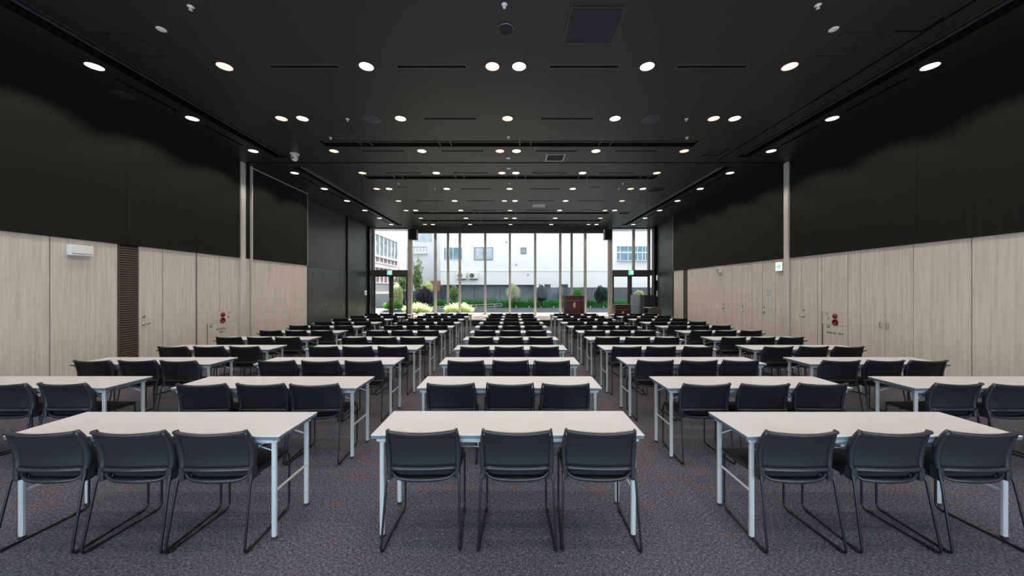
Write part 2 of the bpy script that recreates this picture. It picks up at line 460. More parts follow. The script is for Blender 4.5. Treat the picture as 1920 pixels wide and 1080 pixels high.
# ceiling with real recesses
holes = []                                # x0,x1,y0,y1
tr_slots = [(-4.24, 4.11, 7.66, 7.98), (-4.27, 4.18, 9.99, 10.34), (-4.25, 4.12, 14.80, 15.12), (-4.35, 4.2, 16.5, 16.8), (-2.56, 2.42, 17.62, 17.86)]
lg_slots = [(-5.85, -5.53, -1.0, 8.65), (5.52, 5.83, -1.0, 8.62), (-5.85, -5.55, 9.32, 17.8), (5.52, 5.83, 9.32, 17.8)]
holes += tr_slots + lg_slots
holes.append((5.19, 5.225, -1.0, 8.9))
holes.append((WL, WR, 8.965, 9.025))
ROWS = [.42, 1.98, 3.54, 5.10, 6.66, 8.23, 9.79, 11.34, 12.90, 14.47, 16.05, 17.6]
KIND = ['B', 'A', 'B', 'A', 'B', 'A', 'A', 'B', 'A', 'B', 'A', 'B']
for k, yr in enumerate(ROWS[3:-1]):       # short slots between the edge lights
    for sx in (-6.12, 6.10):
        a, b = yr + .28, yr + 1.27
        if a < 9.0 < b: continue
        holes.append((sx - .03, sx + .03, a, b))
DIFF = []                                 # linear diffusers: row, x centre
for k in range(3, 12):
    four = k in (3, 5, 6, 8, 11)
    for xc in ((-3.04, -1.18, 1.05, 2.92) if four else (-1.18, 1.05)):
        DIFF.append((k, xc)); holes.append((xc - .5, xc + .5, ROWS[k] - .035, ROWS[k] + .035))
vents = [(4.82, 8.30, .42, .45), (4.72, 11.42, .42, .40), (4.80, 14.95, .42, .45), (5.0, 4.30, .36, .24)]
for (xc, yc, w, h) in vents: holes.append((xc - w / 2, xc + w / 2, yc - h / 2, yc + h / 2))
X0, X1, Y0, Y1 = -7.9, 7.9, -1.9, DW + .1
xs = sorted({X0, X1, *[h[0] for h in holes], *[h[1] for h in holes]}); ys = sorted({Y0, Y1, *[h[2] for h in holes], *[h[3] for h in holes]})
mb = MB(); vid = {}
def vtx(x, y):
    k = (round(x, 5), round(y, 5))
    if k not in vid: vid[k] = len(mb.v); mb.v.append((x, y, CH))
    return vid[k]
for a, b in zip(xs[:-1], xs[1:]):
    for c, d in zip(ys[:-1], ys[1:]):
        mxx, myy = (a + b) / 2, (c + d) / 2
        if any(h[0] < mxx < h[1] and h[2] < myy < h[3] for h in holes): continue
        mb.f.append((vtx(a, c), vtx(a, d), vtx(b, d), vtx(b, c))); mb.mi.append(0); mb.sm.append(False)
for h in holes:
    dp = .16 if (h[1] - h[0] > .2 and h[3] - h[2] > .2) else .06
    a, b, c, d = h; z0, z1 = CH, CH + dp
    mb.add([(a, c, z0), (b, c, z0), (b, d, z0), (a, d, z0), (a, c, z1), (b, c, z1), (b, d, z1), (a, d, z1)],
           [(0, 1, 5, 4), (1, 2, 6, 5), (2, 3, 7, 6), (3, 0, 4, 7), (4, 5, 6, 7)], 1)
me = bpy.data.meshes.new('ceiling'); me.from_pydata(mb.v, [], mb.f)
me.materials.append(MATS['ceiling']); me.materials.append(MATS['recess_black']); me.polygons.foreach_set('material_index', mb.mi); me.update()
ceil = bpy.data.objects.new('ceiling', me); COL.objects.link(ceil); struct(ceil)
MB().box(X0, X1, Y0, Y1, CH + .2, CH + .3).obj('roof_slab', 'recess_black', ceil)
# flush access hatches outlined on the ceiling
mb = MB()
def outline(x0, x1, y0, y1, w=.006):
    z0, z1 = CH - .0012, CH + .001
    mb.box(x0, x1, y0, y0 + w, z0, z1); mb.box(x0, x1, y1 - w, y1, z0, z1); mb.box(x0, x0 + w, y0, y1, z0, z1); mb.box(x1 - w, x1, y0, y1, z0, z1)
for x0, y0 in ((-5.28, 4.44), (4.2, 4.42), (-4.75, 6.85), (4.05, 7.0), (-3.7, 6.75), (-4.8, 11.7), (4.3, 12.4)): outline(x0, x0 + .45, y0, y0 + .45)
mb.obj('access_hatch_lines', 'recess_black', ceil)
# rails inside the long recesses
k_ = 0
for (a, b, c, d) in tr_slots:
    k_ += 1
    r_ = empty('screen_recess_rail', (0, (c + d) / 2, CH))
    tag(r_, 'black metal rail inside the %s long crosswise ceiling recess from the camera' % ORD[k_ - 1], 'ceiling rail', 'crosswise ceiling recess rails')
    MB().box(a + .02, b - .02, -.015, .015, .03, .06).obj('rail', 'frame_dark', r_)
    xx = a + .8
    while xx < b - .4:
        for q in (xx, xx + .25): MB().box(q, q + .015, (c - d) / 2 + .02, (d - c) / 2 - .02, .01, .05).obj('hanger', 'trim_dim', r_)
        xx += 1.8
for i, (a, b, c, d) in enumerate(lg_slots):
    xi = b if a < 0 else a
    s = -1 if a < 0 else 1
    o = MB().box(min(xi, xi + s * .012), max(xi, xi + s * .012), c + .05, d - .05, CH - .004, CH + .03).box(min(xi + s * .15, xi + s * .17), max(xi + s * .15, xi + s * .17), c + .05, d - .05, CH + .03, CH + .06).obj('track_rail', 'trim_dim' if i < 2 else 'rail_metal')
    tag(o, ('metal track in the lengthwise ceiling recess, ' + ['near left', 'near right', 'far left', 'far right'][i] + ' one'), 'track rail')

# ------------------------------------------------------------------ glass front
GX = [(v - 960.5) * DW / F for v in (769.4, 816.7, 862.4, 910, 956, 1003.3, 1050.2, 1096.9, 1143.5)]
SILL = .28
ZH = 4.64
wf = struct(MB().box(GX[0] - .06, GX[-1] + .06, DW - .08, DW + .1, ZH, CH).box(WL2 - .2, GX[0], DW - .02, DW + .12, CH - .035, CH).box(GX[-1], WR2 + .2, DW - .02, DW + .12, CH - .035, CH)
            .box(GX[0], GX[-1], DW - .08, DW + .1, 0, SILL).obj('wall_front', 'frame_dark'))
ZT0, ZT1 = 2.37, 2.66
# thick end posts and transoms
struct(MB().box(WL2 - .1, GX[0], DW - .12, DW + .08, ZT0, ZT1).obj('trim_10', 'frame_dark'))
struct(MB().box(GX[-1], WR2 + .1, DW - .12, DW + .08, ZT0, ZT1).obj('trim_11', 'frame_dark'))
for i in range(8):
    w_ = struct(empty('window_%d' % (i + 1), (GX[i], DW, 0)))
    hw = .10 if i == 0 else .055
    MB().box(-hw, hw, -.14, .08, 0 if i == 0 else SILL, CH if i == 0 else ZH).obj('window_mullion', 'mullion', w_)
    wd = GX[i + 1] - GX[i]
    MB().box(.05, wd - .05, -.006, .006, SILL, ZH).obj('window_pane', 'clear_glass', w_)
    MB().box(.05, wd - .05, -.03, .03, SILL, SILL + .04).obj('window_sill', 'mullion', w_)
# side bays: upper windows
w9 = struct(empty('window_9', (WL2, DW, 0)))
MB().box(.06, .13, -.08, .06, ZT1, CH).obj('window_frame', 'mullion', w9)
MB().box(.1, GX[0] - WL2 - .1, -.006, .006, ZT1, CH - .03).obj('window_pane', 'clear_glass', w9)
w10 = struct(empty('window_10', (GX[-1], DW, 0)))
MB().box(-.10, .10, -.14, .08, 0, CH).box(6.48 - GX[-1] - .05, 6.48 - GX[-1] + .05, -.12, .08, ZT1, CH).box(7.24 - GX[-1], 7.36 - GX[-1], -.1, .06, ZT1, CH).obj('window_mullion', 'mullion', w10)
MB().box(.08, 7.28 - GX[-1], -.006, .006, ZT1, CH - .03).obj('window_pane', 'clear_glass', w10)
def glass_door(n_, x0, x1, mid, label, hside):
    d_ = struct(empty('door_%d' % n_, (x0, DW, 0)), label)
    w = x1 - x0; m_ = mid - x0
    for (a, b) in ((0, m_), (m_, w)):
        mb = MB()
        mb.box(a, a + .11, -.04, .04, 0, ZT0).box(b - .11, b, -.04, .04, 0, ZT0).box(a + .11, b - .11, -.04, .04, 0, .22).box(a + .11, b - .11, -.04, .04, ZT0 - .06, ZT0)
        lf = mb.obj('door_leaf', 'frame_dark', d_)
        MB().box(a + .11, b - .11, -.005, .005, .22, ZT0 - .06).obj('door_glass', 'clear_glass', lf)
        hx = b - .06 if a == 0 else a + .06
        MB().tube(fillet([(hx, -.04, .8), (hx, -.09, .8), (hx, -.09, 1.2), (hx, -.04, 1.2)], .02), .011).obj('door_handle', 'chrome', lf)
glass_door(8, -7.44, GX[0] - .10, (733.7 - 960.5) * DW / F, 'dark framed glass double door in the left corner', 1)
glass_door(9, GX[-1] + .10, 7.36, (1180.6 - 960.5) * DW / F, 'dark framed glass double door in the right corner', 1)

# stage along the window
o = empty('stage_platform', (0, 15.6, 0))
tag(o, 'low wooden stage with black front running along the window wall', 'stage')
MB().box(-5.3, 5.15, 0, DW - .1 - 15.6, .255, .29).obj('stage_floor', 'stage_wood', o)
MB().box(-5.3, 5.15, .02, DW - .1 - 15.6, 0, .255).obj('stage_front', 'cabinet_black', o)
ZS = .29
# unseen back wall and added window, set low and close for near-floor daylight
struct(MB().box(-7.3, 7.3, -1.9, -1.8, 0, .12).box(-7.3, 7.3, -1.9, -1.8, 2.0, CH).box(-7.3, -5.9, -1.9, -1.8, .12, 2.0).box(5.9, 7.3, -1.9, -1.8, .12, 2.0)
       .obj('wall_back', 'upper_cloth'))
w11 = struct(empty('window_11', (0, -1.8, 0)))
mb = MB()
for xx in (-5.85, -3.9, -1.95, 0, 1.95, 3.9, 5.85): mb.box(xx - .03, xx + .03, -.05, .03, .12, 2.0)
mb.obj('window_frame', 'mullion', w11)

# ------------------------------------------------------------------ chair
def make_chair():
    t_ = empty('conference_chair')
    # side silhouette of the back: (z, y) ; the back leans towards the camera at the top
    def back_y(z):                        # z .47 .. .765
        k = (z - .47) / .295
        return .088 + .030 * math.sin(PI * min(1, k * 1.15) * .55) * (1 - k) - .050 * k * k
    # seat pad
    mb = MB(); NU, NV = 12, 12; top, bot = [], []
    for j in range(NV + 1):
        v = j / NV; y = .125 + .395 * v
        for i in range(NU + 1):
            u = -1 + 2 * i / NU
            hw = .222 * (1 - .10 * max(0, (v - .85) / .15) ** 2 - .16 * max(0, (.12 - v) / .12) ** 2)
            zt = .455 - .012 * (1 - u * u) * math.sin(PI * min(1, v * 1.3 + .05)) - .018 * max(0, (v - .8) / .2) ** 2
            top.append((u * hw, y, zt)); bot.append((u * hw * .97, y, zt - .028))
    vs_ = top + bot; N = len(top); W_ = NU + 1; fs_ = []
    for j in range(NV):
        for i in range(NU):
            a = j * W_ + i; fs_.append((a, a + 1, a + 1 + W_, a + W_)); fs_.append((N + a, N + a + W_, N + a + W_ + 1, N + a + 1))
    for i in range(NU):
        fs_.append((i, N + i, N + i + 1, i + 1)); a = NV * W_ + i; fs_.append((a, a + 1, N + a + 1, N + a))
    for j in range(NV):
        a = j * W_; fs_.append((a, a + W_, N + a + W_, N + a)); a += NU; fs_.append((a, N + a, N + a + W_, a + W_))
    mb.add(vs_, fs_, 0, True)
    mb.obj('seat', 'chair_seat', t_)
    # backrest panel: curved across, mesh look
    mb = MB(); top, bot = [], []; NU, NV = 14, 10
    for j in range(NV + 1):
        v = j / NV
        for i in range(NU + 1):
            u = -1 + 2 * i / NU
            hw = .211 - .004 * (1 - v)
            z = .502 + .006 * (1 - u * u) * (1 - v) + (.752 - .502) * v - .010 * (1 - u * u) * v
            y = back_y(z) + .030 * (u * u - 1) * .9 + .004
            top.append((u * hw, y, z)); bot.append((u * hw, y + .009, z))
    vs_ = top + bot; N = len(top); W_ = NU + 1; fs_ = []
    for j in range(NV):
        for i in range(NU):
            a = j * W_ + i; fs_.append((a, a + 1, a + 1 + W_, a + W_)); fs_.append((N + a, N + a + W_, N + a + W_ + 1, N + a + 1))
    for i in range(NU):
        fs_.append((i, N + i, N + i + 1, i + 1)); a = NV * W_ + i; fs_.append((a, a + 1, N + a + 1, N + a))
    mb.add(vs_, fs_, 0, True)
    mb.obj('backrest', 'chair_mesh', t_)
    # plastic frame round the panel: side wings, top rail, lower band
    mb = MB()
    for s in (-1, 1):
        pts, secs = [], []
        for k in range(9):
            z = .455 + (.765 - .455) * k / 8
            w = .014 + .014 * math.sin(PI * min(1, (k + .5) / 7.5))
            y = back_y(max(z, .47)) + .002
            dpt = .026 + .020 * math.sin(PI * k / 8)
            xo = s * (.220 + .006 * math.sin(PI * k / 8) - .003 * (k == 8))
            pts.append((xo, y, z))
            secs.append([(-w * .55, -.007, 0), (w * .45, -.004, 0), (w * .55, dpt * .7, 0), (w * .1, dpt, 0), (-w * .5, dpt * .6, 0)])
        mb.sweep(pts, secs)
    def rail(z, drop, hw, dz0, dz1, th, yo=0.0, n_=14, ysag=.027):
        pts, secs = [], []
        for i in range(n_ + 1):
            u = -1 + 2 * i / n_
            zz = z - drop * (1 - u * u)
            pts.append((u * hw, back_y(min(.765, max(.47, z))) + ysag * (u * u - 1) + yo, zz))
            secs.append([(0, -th, dz0), (0, th, dz0 + .002), (0, th, dz1), (0, -th * .4, dz1 + .001), (0, -th * 1.15, (dz0 + dz1) / 2)])
        mb.sweep(pts, secs)
    rail(.765, .011, .222, -.016, 0, .009)                  # top rail
    rail(.490, -.006, .212, -.004, .020, .010)               # lower band of the back
    mb.obj('back_frame', 'chair_plastic', t_)
    # rim of the seat shell with the slot above it
    mb = MB()
    pts, secs = [], []
    for i in range(25):
        a = -1 + 2 * i / 24
        u = math.copysign(1 - (1 - abs(a)) ** 1.5, a)
        pts.append((u * .212, .108 - .036 * (1 - u * u), .428 + .052 * abs(u) ** 9))
        hh = .0085 + .003 * (1 - u * u)
        secs.append([(0, -.008, -hh), (0, .014, -hh), (0, .014, hh * .8), (0, -.002, hh), (0, -.009, hh * .3)])
    mb.sweep(pts, secs)
    for s in (-1, 1):
        mb.cbox(min(s * .202, s * .236), max(s * .202, s * .236), .078, .142, .420, .508, .008)
    mb.cbox(-.20, .20, .13, .50, .412, .424, .004)
    mb.obj('seat_shell', 'chair_plastic', t_)
    for s in (-1, 1):
        mb = MB()
        pts = fillet([(s * .228, .105, .50), (s * .232, .078, .44), (s * .246, .004, .009), (s * .224, .482, .009), (s * .224, .484, .425), (s * .222, .30, .432), (s * .218, .13, .44)], .035, 5)
        mb.tube(pts, .0075, 8)
        lg = mb.obj('sled_leg', 'chair_tube', t_)
        for yy in (.05, .42):
            xx = s * (.246 - .022 * yy / .48)
            MB().cbox(xx - .011, xx + .011, yy - .02, yy + .02, .001, .018, .003).obj('floor_glide', 'chair_tube', lg)
    for yy in (.36, .18):
        MB().tube([(-.222, yy, .418), (.222, yy, .418)], .007).obj('crossbar', 'chair_tube', t_)
    return t_

# ------------------------------------------------------------------ folding table, 1.8 x 0.45 x 0.70
def make_table():
    t_ = empty('folding_table')
    # origin at centre of the near long edge, on the floor
    mb = MB().cbox(-.9, .9, 0, .45, .6935, .700, .0015)
    mb.obj('tabletop', 'table_white', t_)
    MB().cbox(-.899, .899, .001, .449, .672, .694, .003).obj('edge_band', 'table_edge', t_)
    MB().box(-.84, .84, .030, .050, .640, .672).box(-.86, .86, .008, .031, .662, .672).obj('long_rail', 'rail_metal', t_)
    MB().box(-.84, .84, .40, .42, .640, .672).obj('long_rail', 'rail_metal', t_)
    for s in (-1, 1):
        MB().box(min(s * .80, s * .84), max(s * .80, s * .84), .05, .40, .645, .672).obj('end_rail', 'rail_metal', t_)
        for y in (.045, .405):
            lg = MB().cbox(s * .84 - .0155, s * .84 + .0155, y - .0125, y + .0125, .012, .648, .006).obj('leg', 'table_metal', t_)
            MB().cbox(s * .84 - .0175, s * .84 + .0175, y - .0145, y + .0145, 0, .022, .005).obj('foot_cap', 'rubber', lg)
            MB().cbox(min(s * .79, s * .872), max(s * .79, s * .872), y - .023, y + .012, .645, .672, .004).obj('leg_plate', 'table_metal', lg)
        MB().cbox(s * .84 - .007, s * .84 + .007, .055, .395, .305, .320, .003).obj('stretcher', 'table_metal', t_)
        mb = MB()
        for y in (.07, .375):
            mb.tube([(s * .84, y, .565), (s * .72, y, .606), (s * .60, y, .650)], .006, 6)
            mb.lathe([(.011, -.006), (.011, .006)], 10, M=Matrix.Translation((s * .72, y, .606)) @ Matrix.Rotation(R(90), 4, 'X'))
        mb.tube([(s * .72, .07, .606), (s * .72, .375, .606)], .005, 6)
        mb.obj('folding_brace', 'rail_metal', t_)
    mb = MB()                              # wire shelf
    for y in (.09, .15, .21, .27, .33): mb.tube([(-.62, y, .585), (.62, y, .585)], .004, 6)
    for s in (-.62, -.2, .2, .62): mb.tube(fillet([(s, .05, .650), (s, .065, .585), (s, .36, .580), (s, .40, .650)], .01, 2), .004, 6)
    mb.obj('wire_shelf', 'rail_metal', t_)
    return t_

DF = [2.745, 3.84, 4.91, 5.98, 7.03, 8.08, 9.12, 10.15, 11.2, 12.25, 13.3]
COLS = {
    'far-left': [None, -4.85, -4.75, -4.75, -4.74, -4.70, -4.72, -4.67, -4.70, -4.64, -4.62],
    'left-of-centre': [-2.42, -2.41, -2.405, -2.41, -2.40, -2.395, -2.395, -2.40, -2.42, -2.40, -2.40],
    'centre': [-.03, -.03, -.035, -.03, -.03, -.035, -.03, -.03, -.035, -.03, -.02],
    'right-of-centre': [2.43, 2.40, 2.36, 2.35, 2.34, 2.355, 2.32, 2.30, 2.31, 2.30, 2.30],
    'far-right': [None, 4.80, 4.70, 4.71, 4.68, 4.65, 4.62, 4.59, 4.58, 4.55, 4.52],
}
chair0, table0 = make_chair(), make_table()
used_c = used_t = False
rnd = random.Random(11)
SPECIAL = {('centre', 0): [(-.545, .0, 1.5), (.06, .0, -.3), (.59, .0, -2.0)], ('right-of-centre', 0): [(-.60, 0, 0), (-.01, 0, 0), (.55, 0, 0)],
           ('left-of-centre', 0): [(-.56, 0, 0), (-.01, 0, 0), (.51, 0, .5)]}
for cname, xsx in COLS.items():
    for r_i, xc in enumerate(xsx):
        if xc is None: continue
        t_ = table0 if not used_t else copy_tree(table0)
        used_t = True
        yn = DF[r_i] - .45 + (-.018 if (r_i == 0 and cname != 'centre') else rnd.uniform(-.012, .012) * (r_i > 0))
        t_.location = (xc, yn, 0); t_.rotation_euler = (0, 0, R(rnd.uniform(-.15, .15)))
        tag(t_, 'white-topped folding table in the %s column, %s row from the camera' % (cname, ORD[r_i]), 'table', 'folding tables in rows')
        offs = SPECIAL.get((cname, r_i)) or [(-.555 + rnd.uniform(-.02, .02), rnd.uniform(-.012, .012), rnd.uniform(-1.5, 1.5)),
                                              (rnd.uniform(-.02, .02), rnd.uniform(-.012, .012), rnd.uniform(-1.5, 1.5)),
                                              (.55 + rnd.uniform(-.02, .02), rnd.uniform(-.012, .012), rnd.uniform(-1.5, 1.5))]
        for s_i, (ox, oy, rz) in enumerate(offs):
            if abs((xc + ox) / (yn) * F) > 985 + .3 / yn * F: continue      # wholly outside the frame
            c_ = chair0 if not used_c else copy_tree(chair0)
            used_c = True
            c_.location = (xc + ox, yn - .115 + oy, 0); c_.rotation_euler = (0, 0, R(rz))
            tag(c_, 'black sled-base chair, %s of three at %s column table, %s row from camera' % (['left', 'middle', 'right'][s_i], cname, ORD[r_i]),
                'chair', 'black chairs along the tables')

# ------------------------------------------------------------------ ceiling fittings
def make_downlight(warm):
    t_ = empty('downlight')
    MB().lathe([(.098, .0), (.112, -.001), (.116, -.005), (.108, -.008), (.098, -.003)], 28).obj('trim_ring', 'frame_dark', t_)
    MB().lathe([(.0, -.0045), (.06, -.0045), (.102, -.0035), (.102, .0)], 28).obj('lens', 'light_warm' if warm else 'light_white', t_)
    return t_
XA = [(-6.1, 0), (-4.2, 1), (-2.13, 0), (-.29, 1), (.1, 0), (1.97, 0), (4.05, 1), (6.1, 0)]
XB = [(-6.1, 0), (-4.4, 1), (-4.0, 0), (-2.13, 0), (-.09, 1), (1.96, 0), (3.84, 1), (4.24, 0), (6.1, 0)]
lamp_w = bpy.data.lights.new('downlight_beam', 'SPOT'); lamp_w.energy = DOWN_W; lamp_w.color = (1.0, .95, .86); lamp_w.spot_size = R(132); lamp_w.spot_blend = .35; lamp_w.shadow_soft_size = .07
lamp_p = bpy.data.lights.new('downlight_beam_warm', 'SPOT'); lamp_p.energy = DOWN_P; lamp_p.color = (1.0, .80, .62); lamp_p.spot_size = R(120); lamp_p.spot_blend = .4; lamp_p.shadow_soft_size = .07
dl0 = {0: make_downlight(False), 1: make_downlight(True)}
for q, ld in ((0, lamp_w), (1, lamp_p)):
    lo = bpy.data.objects.new('downlight_beam', ld); COL.objects.link(lo); lo.parent = dl0[q]; lo.location = (0, 0, -.02)
dused = {0: False, 1: False}
for k, yr in enumerate(ROWS):
    row = XA if KIND[k] == 'A' else XB
    for i, (xx, warm) in enumerate(row):
        if k >= 3:
            o = dl0[warm] if not dused[warm] else copy_tree(dl0[warm]); dused[warm] = True
            o.location = (xx, yr, CH)
            tag(o, '%s round ceiling downlight, %s from left in the %s visible row' % ('warm pinkish' if warm else 'bright white', ORD[i], ORD[k - 3]), 'ceiling light', 'round downlights in the dark ceiling')
        else:
            lo = bpy.data.objects.new('downlight_beam', lamp_p if warm else lamp_w); COL.objects.link(lo)
            lo.location = (xx, yr, CH - .02)
# linear diffusers
t0 = empty('linear_diffuser')
mb = MB()
mb.box(-.515, .515, -.05, -.037, -.004, .01).box(-.515, .515, .037, .05, -.004, .01).box(-.515, -.502, -.037, .037, -.004, .01).box(.502, .515, -.037, .037, -.004, .01)
mb.obj('frame', 'trim_dim', t0)
MB().box(-.5, .5, -.004, .004, .008, .03).obj('blade', 'frame_dark', t0)
first = True
cnt = {}
for k, xc in DIFF:
    o = t0 if first else copy_tree(t0); first = False
    cnt[k] = cnt.get(k, 0) + 1
    o.location = (xc, ROWS[k], CH)
    tag(o, 'slim linear air slot, %s from left in the %s visible downlight row' % (ORD[cnt[k] - 1], ORD[k - 3]), 'air slot', 'linear air diffusers')
def disc(name, mat, x, y, r, h, label, cat, group=None, ring=None):
    o = empty(name, (x, y, CH)); tag(o, label, cat, group)
    MB().lathe([(r, 0), (r, -h * .5), (r * .93, -h), (r * .5, -h * 1.15), (.001, -h * 1.2)], 32).obj('grille', mat, o)
    MB().lathe([(r * .9, .0), (r * 1.06, 0), (r * 1.06, -h * .35), (r * .9, -h * .35)], 32).obj('rim', ring or 'frame_dark', o)
for i, (x_, y_, tx) in enumerate(((-2.69, 6.68, 'left of the second light row'), (2.66, 6.68, 'right of the second light row'), (-3.53, 11.30, 'left in the fifth light row'), (2.66, 11.30, 'right in the fifth light row'),
                                  (-3.3, 14.5, 'far left near the window'), (3.1, 14.5, 'far right near the window'))):
    disc('ceiling_speaker', 'speaker_grey', x_, y_, .17, .012, 'round grey ceiling speaker, ' + tx, 'ceiling speaker', 'round ceiling speakers')
disc('ceiling_speaker', 'grille_dark', -.08, 4.36, .088, .02, 'small dark round ceiling speaker above the centre aisle, nearest the camera', 'ceiling speaker', ring='trim_metal')
disc('ceiling_vent', 'grille_dark', -6.52, 5.85, .15, .006, 'black round vent close to the left wall', 'vent', ring='grille_dark')
for x_, s_ in ((-4.39, 'left'), (4.02, 'right')):
    disc('cover_plate', 'white_plastic', x_, 4.37, .05, .01, 'small cream round cover plate on the near %s of the ceiling' % s_, 'cover plate', ring='white_plastic')
o = empty('ceiling_hatch', (.99, 4.32, CH)); tag(o, 'large square hatch panel with a thin frame, near right of centre in the ceiling', 'hatch')
MB().box(-.28, .28, -.26, .26, -.006, .001).obj('panel', 'pale_panel', o)
MB().box(-.32, .32, -.30, -.285, -.01, .001).box(-.32, .32, .285, .30, -.01, .001).box(-.32, -.305, -.285, .285, -.01, .001).box(.305, .32, -.285, .285, -.01, .001).obj('frame', 'frame_dark', o)
def sqvent(x, y, w, h, rim, label, core='grille_dark'):
    o = empty('square_vent', (x, y, CH)); tag(o, label, 'vent')
    MB().box(-w / 2, w / 2, -h / 2, h / 2, .02 if rim != 'trim_metal' else -.003, .03 if rim != 'trim_metal' else .001).obj('grille', core, o)
    if rim:
        b = .03
        MB().box(-w / 2 - b, w / 2 + b, -h / 2 - b, -h / 2, -.008, 0).box(-w / 2 - b, w / 2 + b, h / 2, h / 2 + b, -.008, 0).box(-w / 2 - b, -w / 2, -h / 2, h / 2, -.008, 0).box(w / 2, w / 2 + b, -h / 2, h / 2, -.008, 0).obj('frame', rim, o)
for (x_, y_, w, h), tx in zip(vents, ('beside the third light row on the right', 'beside the fifth light row on the right', 'far right close to the window', 'at the near right corner of the ceiling')):
    sqvent(x_, y_, w - .002, h - .002, None, 'black square vent in the ceiling ' + tx)
sqvent(1.06, 8.65, .40, .38, 'trim_metal', 'square ceiling vent with bright metal frame right of centre')
sqvent(1.04, 13.65, .42, .5, 'trim_metal', 'pale grey square ceiling panel right of centre near the window', core='board_grey')
def sprinkler(x, y, tx, r=.035):
    o = MB().lathe([(r, 0), (r, -.004), (r * .5, -.012), (.008, -.015), (.008, -.035), (r * .55, -.037), (r * .55, -.041)], 16).obj('sprinkler', 'white_plastic', None, (x, y, CH))
    tag(o, 'tiny pale sprinkler head in the ceiling, ' + tx, 'sprinkler', 'ceiling sprinklers')
for x_, y_, tx in ((-.09, 3.99, 'above the centre near the top edge'), (-.08, 7.47, 'above the centre before the first recess'), (-3.15, 6.68, 'left of the second light row'), (3.33, 6.68, 'right of the second light row'),
                   (-3.7, 4.02, 'near the left top edge'), (3.5, 4.0, 'near the right top edge'), (-3.9, 7.5, 'left before the first recess'), (3.75, 7.5, 'right before the first recess'),
                   (-.09, 10.75, 'above the centre behind the second recess'), (-3.5, 10.75, 'left behind the second recess'), (3.4, 10.75, 'right behind the second recess'), (-2.5, 11.3, 'left of centre in the fifth light row'), (3.45, 11.3, 'right of centre in the fifth light row')):
    sprinkler(x_, y_, tx)
for y_, tx in ((8.66, 'before the partition track'), (9.4, 'behind the partition track')):
    o = MB().cbox(-.05, .05, -.035, .035, -.02, 0, .004).obj('sensor_box', 'switch_white', None, (-.10, y_, CH)); tag(o, 'small white ceiling sensor box ' + tx, 'sensor')
# ceiling camera
o = empty('dome_camera', (-5.22, 8.38, CH)); tag(o, 'white dome security camera hanging from the ceiling on the left', 'camera')
MB().lathe([(.10, 0), (.105, -.02), (.10, -.035)], 28).obj('mount', 'white_plastic', o)
MB().lathe([(.072, -.035), (.075, -.10), (.068, -.15), (.045, -.178), (.001, -.185)], 28).obj('housing', 'white_plastic', o)
MB().lathe([(.022, 0), (.022, .02), (.012, .024)], 16, M=Matrix.Translation((.0, -.058, -.125)) @ Matrix.Rotation(R(100), 4, 'X')).obj('lens', 'cabinet_black', o)
# hanging loudspeakers
for x_, s_ in ((-4.92, 'left'), (4.76, 'right')):
    o = empty('hanging_speaker', (x_, 17.4, 4.37)); tag(o, 'black loudspeaker hanging from the ceiling before the window, %s one' % s_, 'speaker', 'hanging loudspeakers')
    mb = MB().cbox(-.185, .185, -.15, .17, -.27, .25, .012); mb.obj('cabinet', 'speaker_box', o)
    MB().box(-.165, .165, -.16, -.149, -.25, .23).obj('grille', 'grille_dark', o)
    MB().tube([(0, 0, .25), (0, 0, CH - 4.37)], .018).lathe([(.06, CH - 4.37 - .01), (.06, CH - 4.37)], 16).obj('mounting_pole', 'frame_dark', o)

# ------------------------------------------------------------------ signs and wall fittings
def running_man(mb, s, M):
    def q(pts): mb.add([(x * s, 0, z * s) for x, z in pts], [tuple(range(len(pts)))], 0, False, M)
    q([(-.02 + .09 * math.cos(a), .34 + .09 * math.sin(a)) for a in [2 * PI * k / 10 for k in range(10)]])
    q([(-.10, .22), (.08, .24), (.06, -.04), (-.08, -.02)]); q([(-.10, .22), (-.28, .06), (-.24, .02), (-.08, .12)]); q([(.06, .22), (.22, .08), (.19, .03), (.05, .12)])
    q([(.06, -.02), (.16, -.20), (.08, -.42), (.02, -.40), (.06, -.22), (-.04, -.04)]); q([(-.08, 0), (-.14, -.20), (-.34, -.26), (-.33, -.32), (-.08, -.28), (.0, -.04)])
def exit_sign(x, z, label):
    o = empty('exit_sign', (x, DW - .16, z)); tag(o, label, 'exit sign', 'green exit signs over the glass doors')
    MB().cbox(-.13, .13, -.04, .04, -.13, .13, .006).obj('housing', 'white_plastic', o)
    MB().box(-.12, .12, -.045, -.04, -.12, .12).obj('face', 'exit_green', o)
    mb = MB(); running_man(mb, .24, Matrix.Translation((-.0, -.0465, 0)))
    mb.box(.07, .11, -.047, -.0455, -.09, .10); mb.obj('pictogram', 'exit_white', o)
exit_sign((732.5 - 960.5) * DW / F, 1.66 + 30 * DW / F, 'small glowing green exit sign over the left glass door')
exit_sign((1181 - 960.5) * DW / F, 1.66 + 30 * DW / F, 'small glowing green exit sign over the right glass door')
# arrow sign on the right wall
ya = dr(1463.4); o = empty('direction_sign', (WR, ya, px(1463, 500, ya).z)); tag(o, 'lit white wall sign with a green arrow beside the right metal column', 'sign')
MB().cbox(-.045, 0, -.12, .12, -.12, .12, .006).obj('housing', 'white_plastic', o)
MB().box(-.049, -.045, -.11, .11, -.11, .11).obj('face', 'sign_face', o)
mb = MB(); P_ = lambda pts: mb.add([(-.0505, a, b) for a, b in pts], [tuple(range(len(pts)))])
P_([(.085, .012), (-.02, .012), (-.02, -.012), (.085, -.012)]); P_([(-.075, 0), (-.0, .075), (.03, .075), (-.03, .012), (-.03, -.012), (.03, -.075), (0, -.075)])
mb.obj('arrow', 'arrow_green', o)
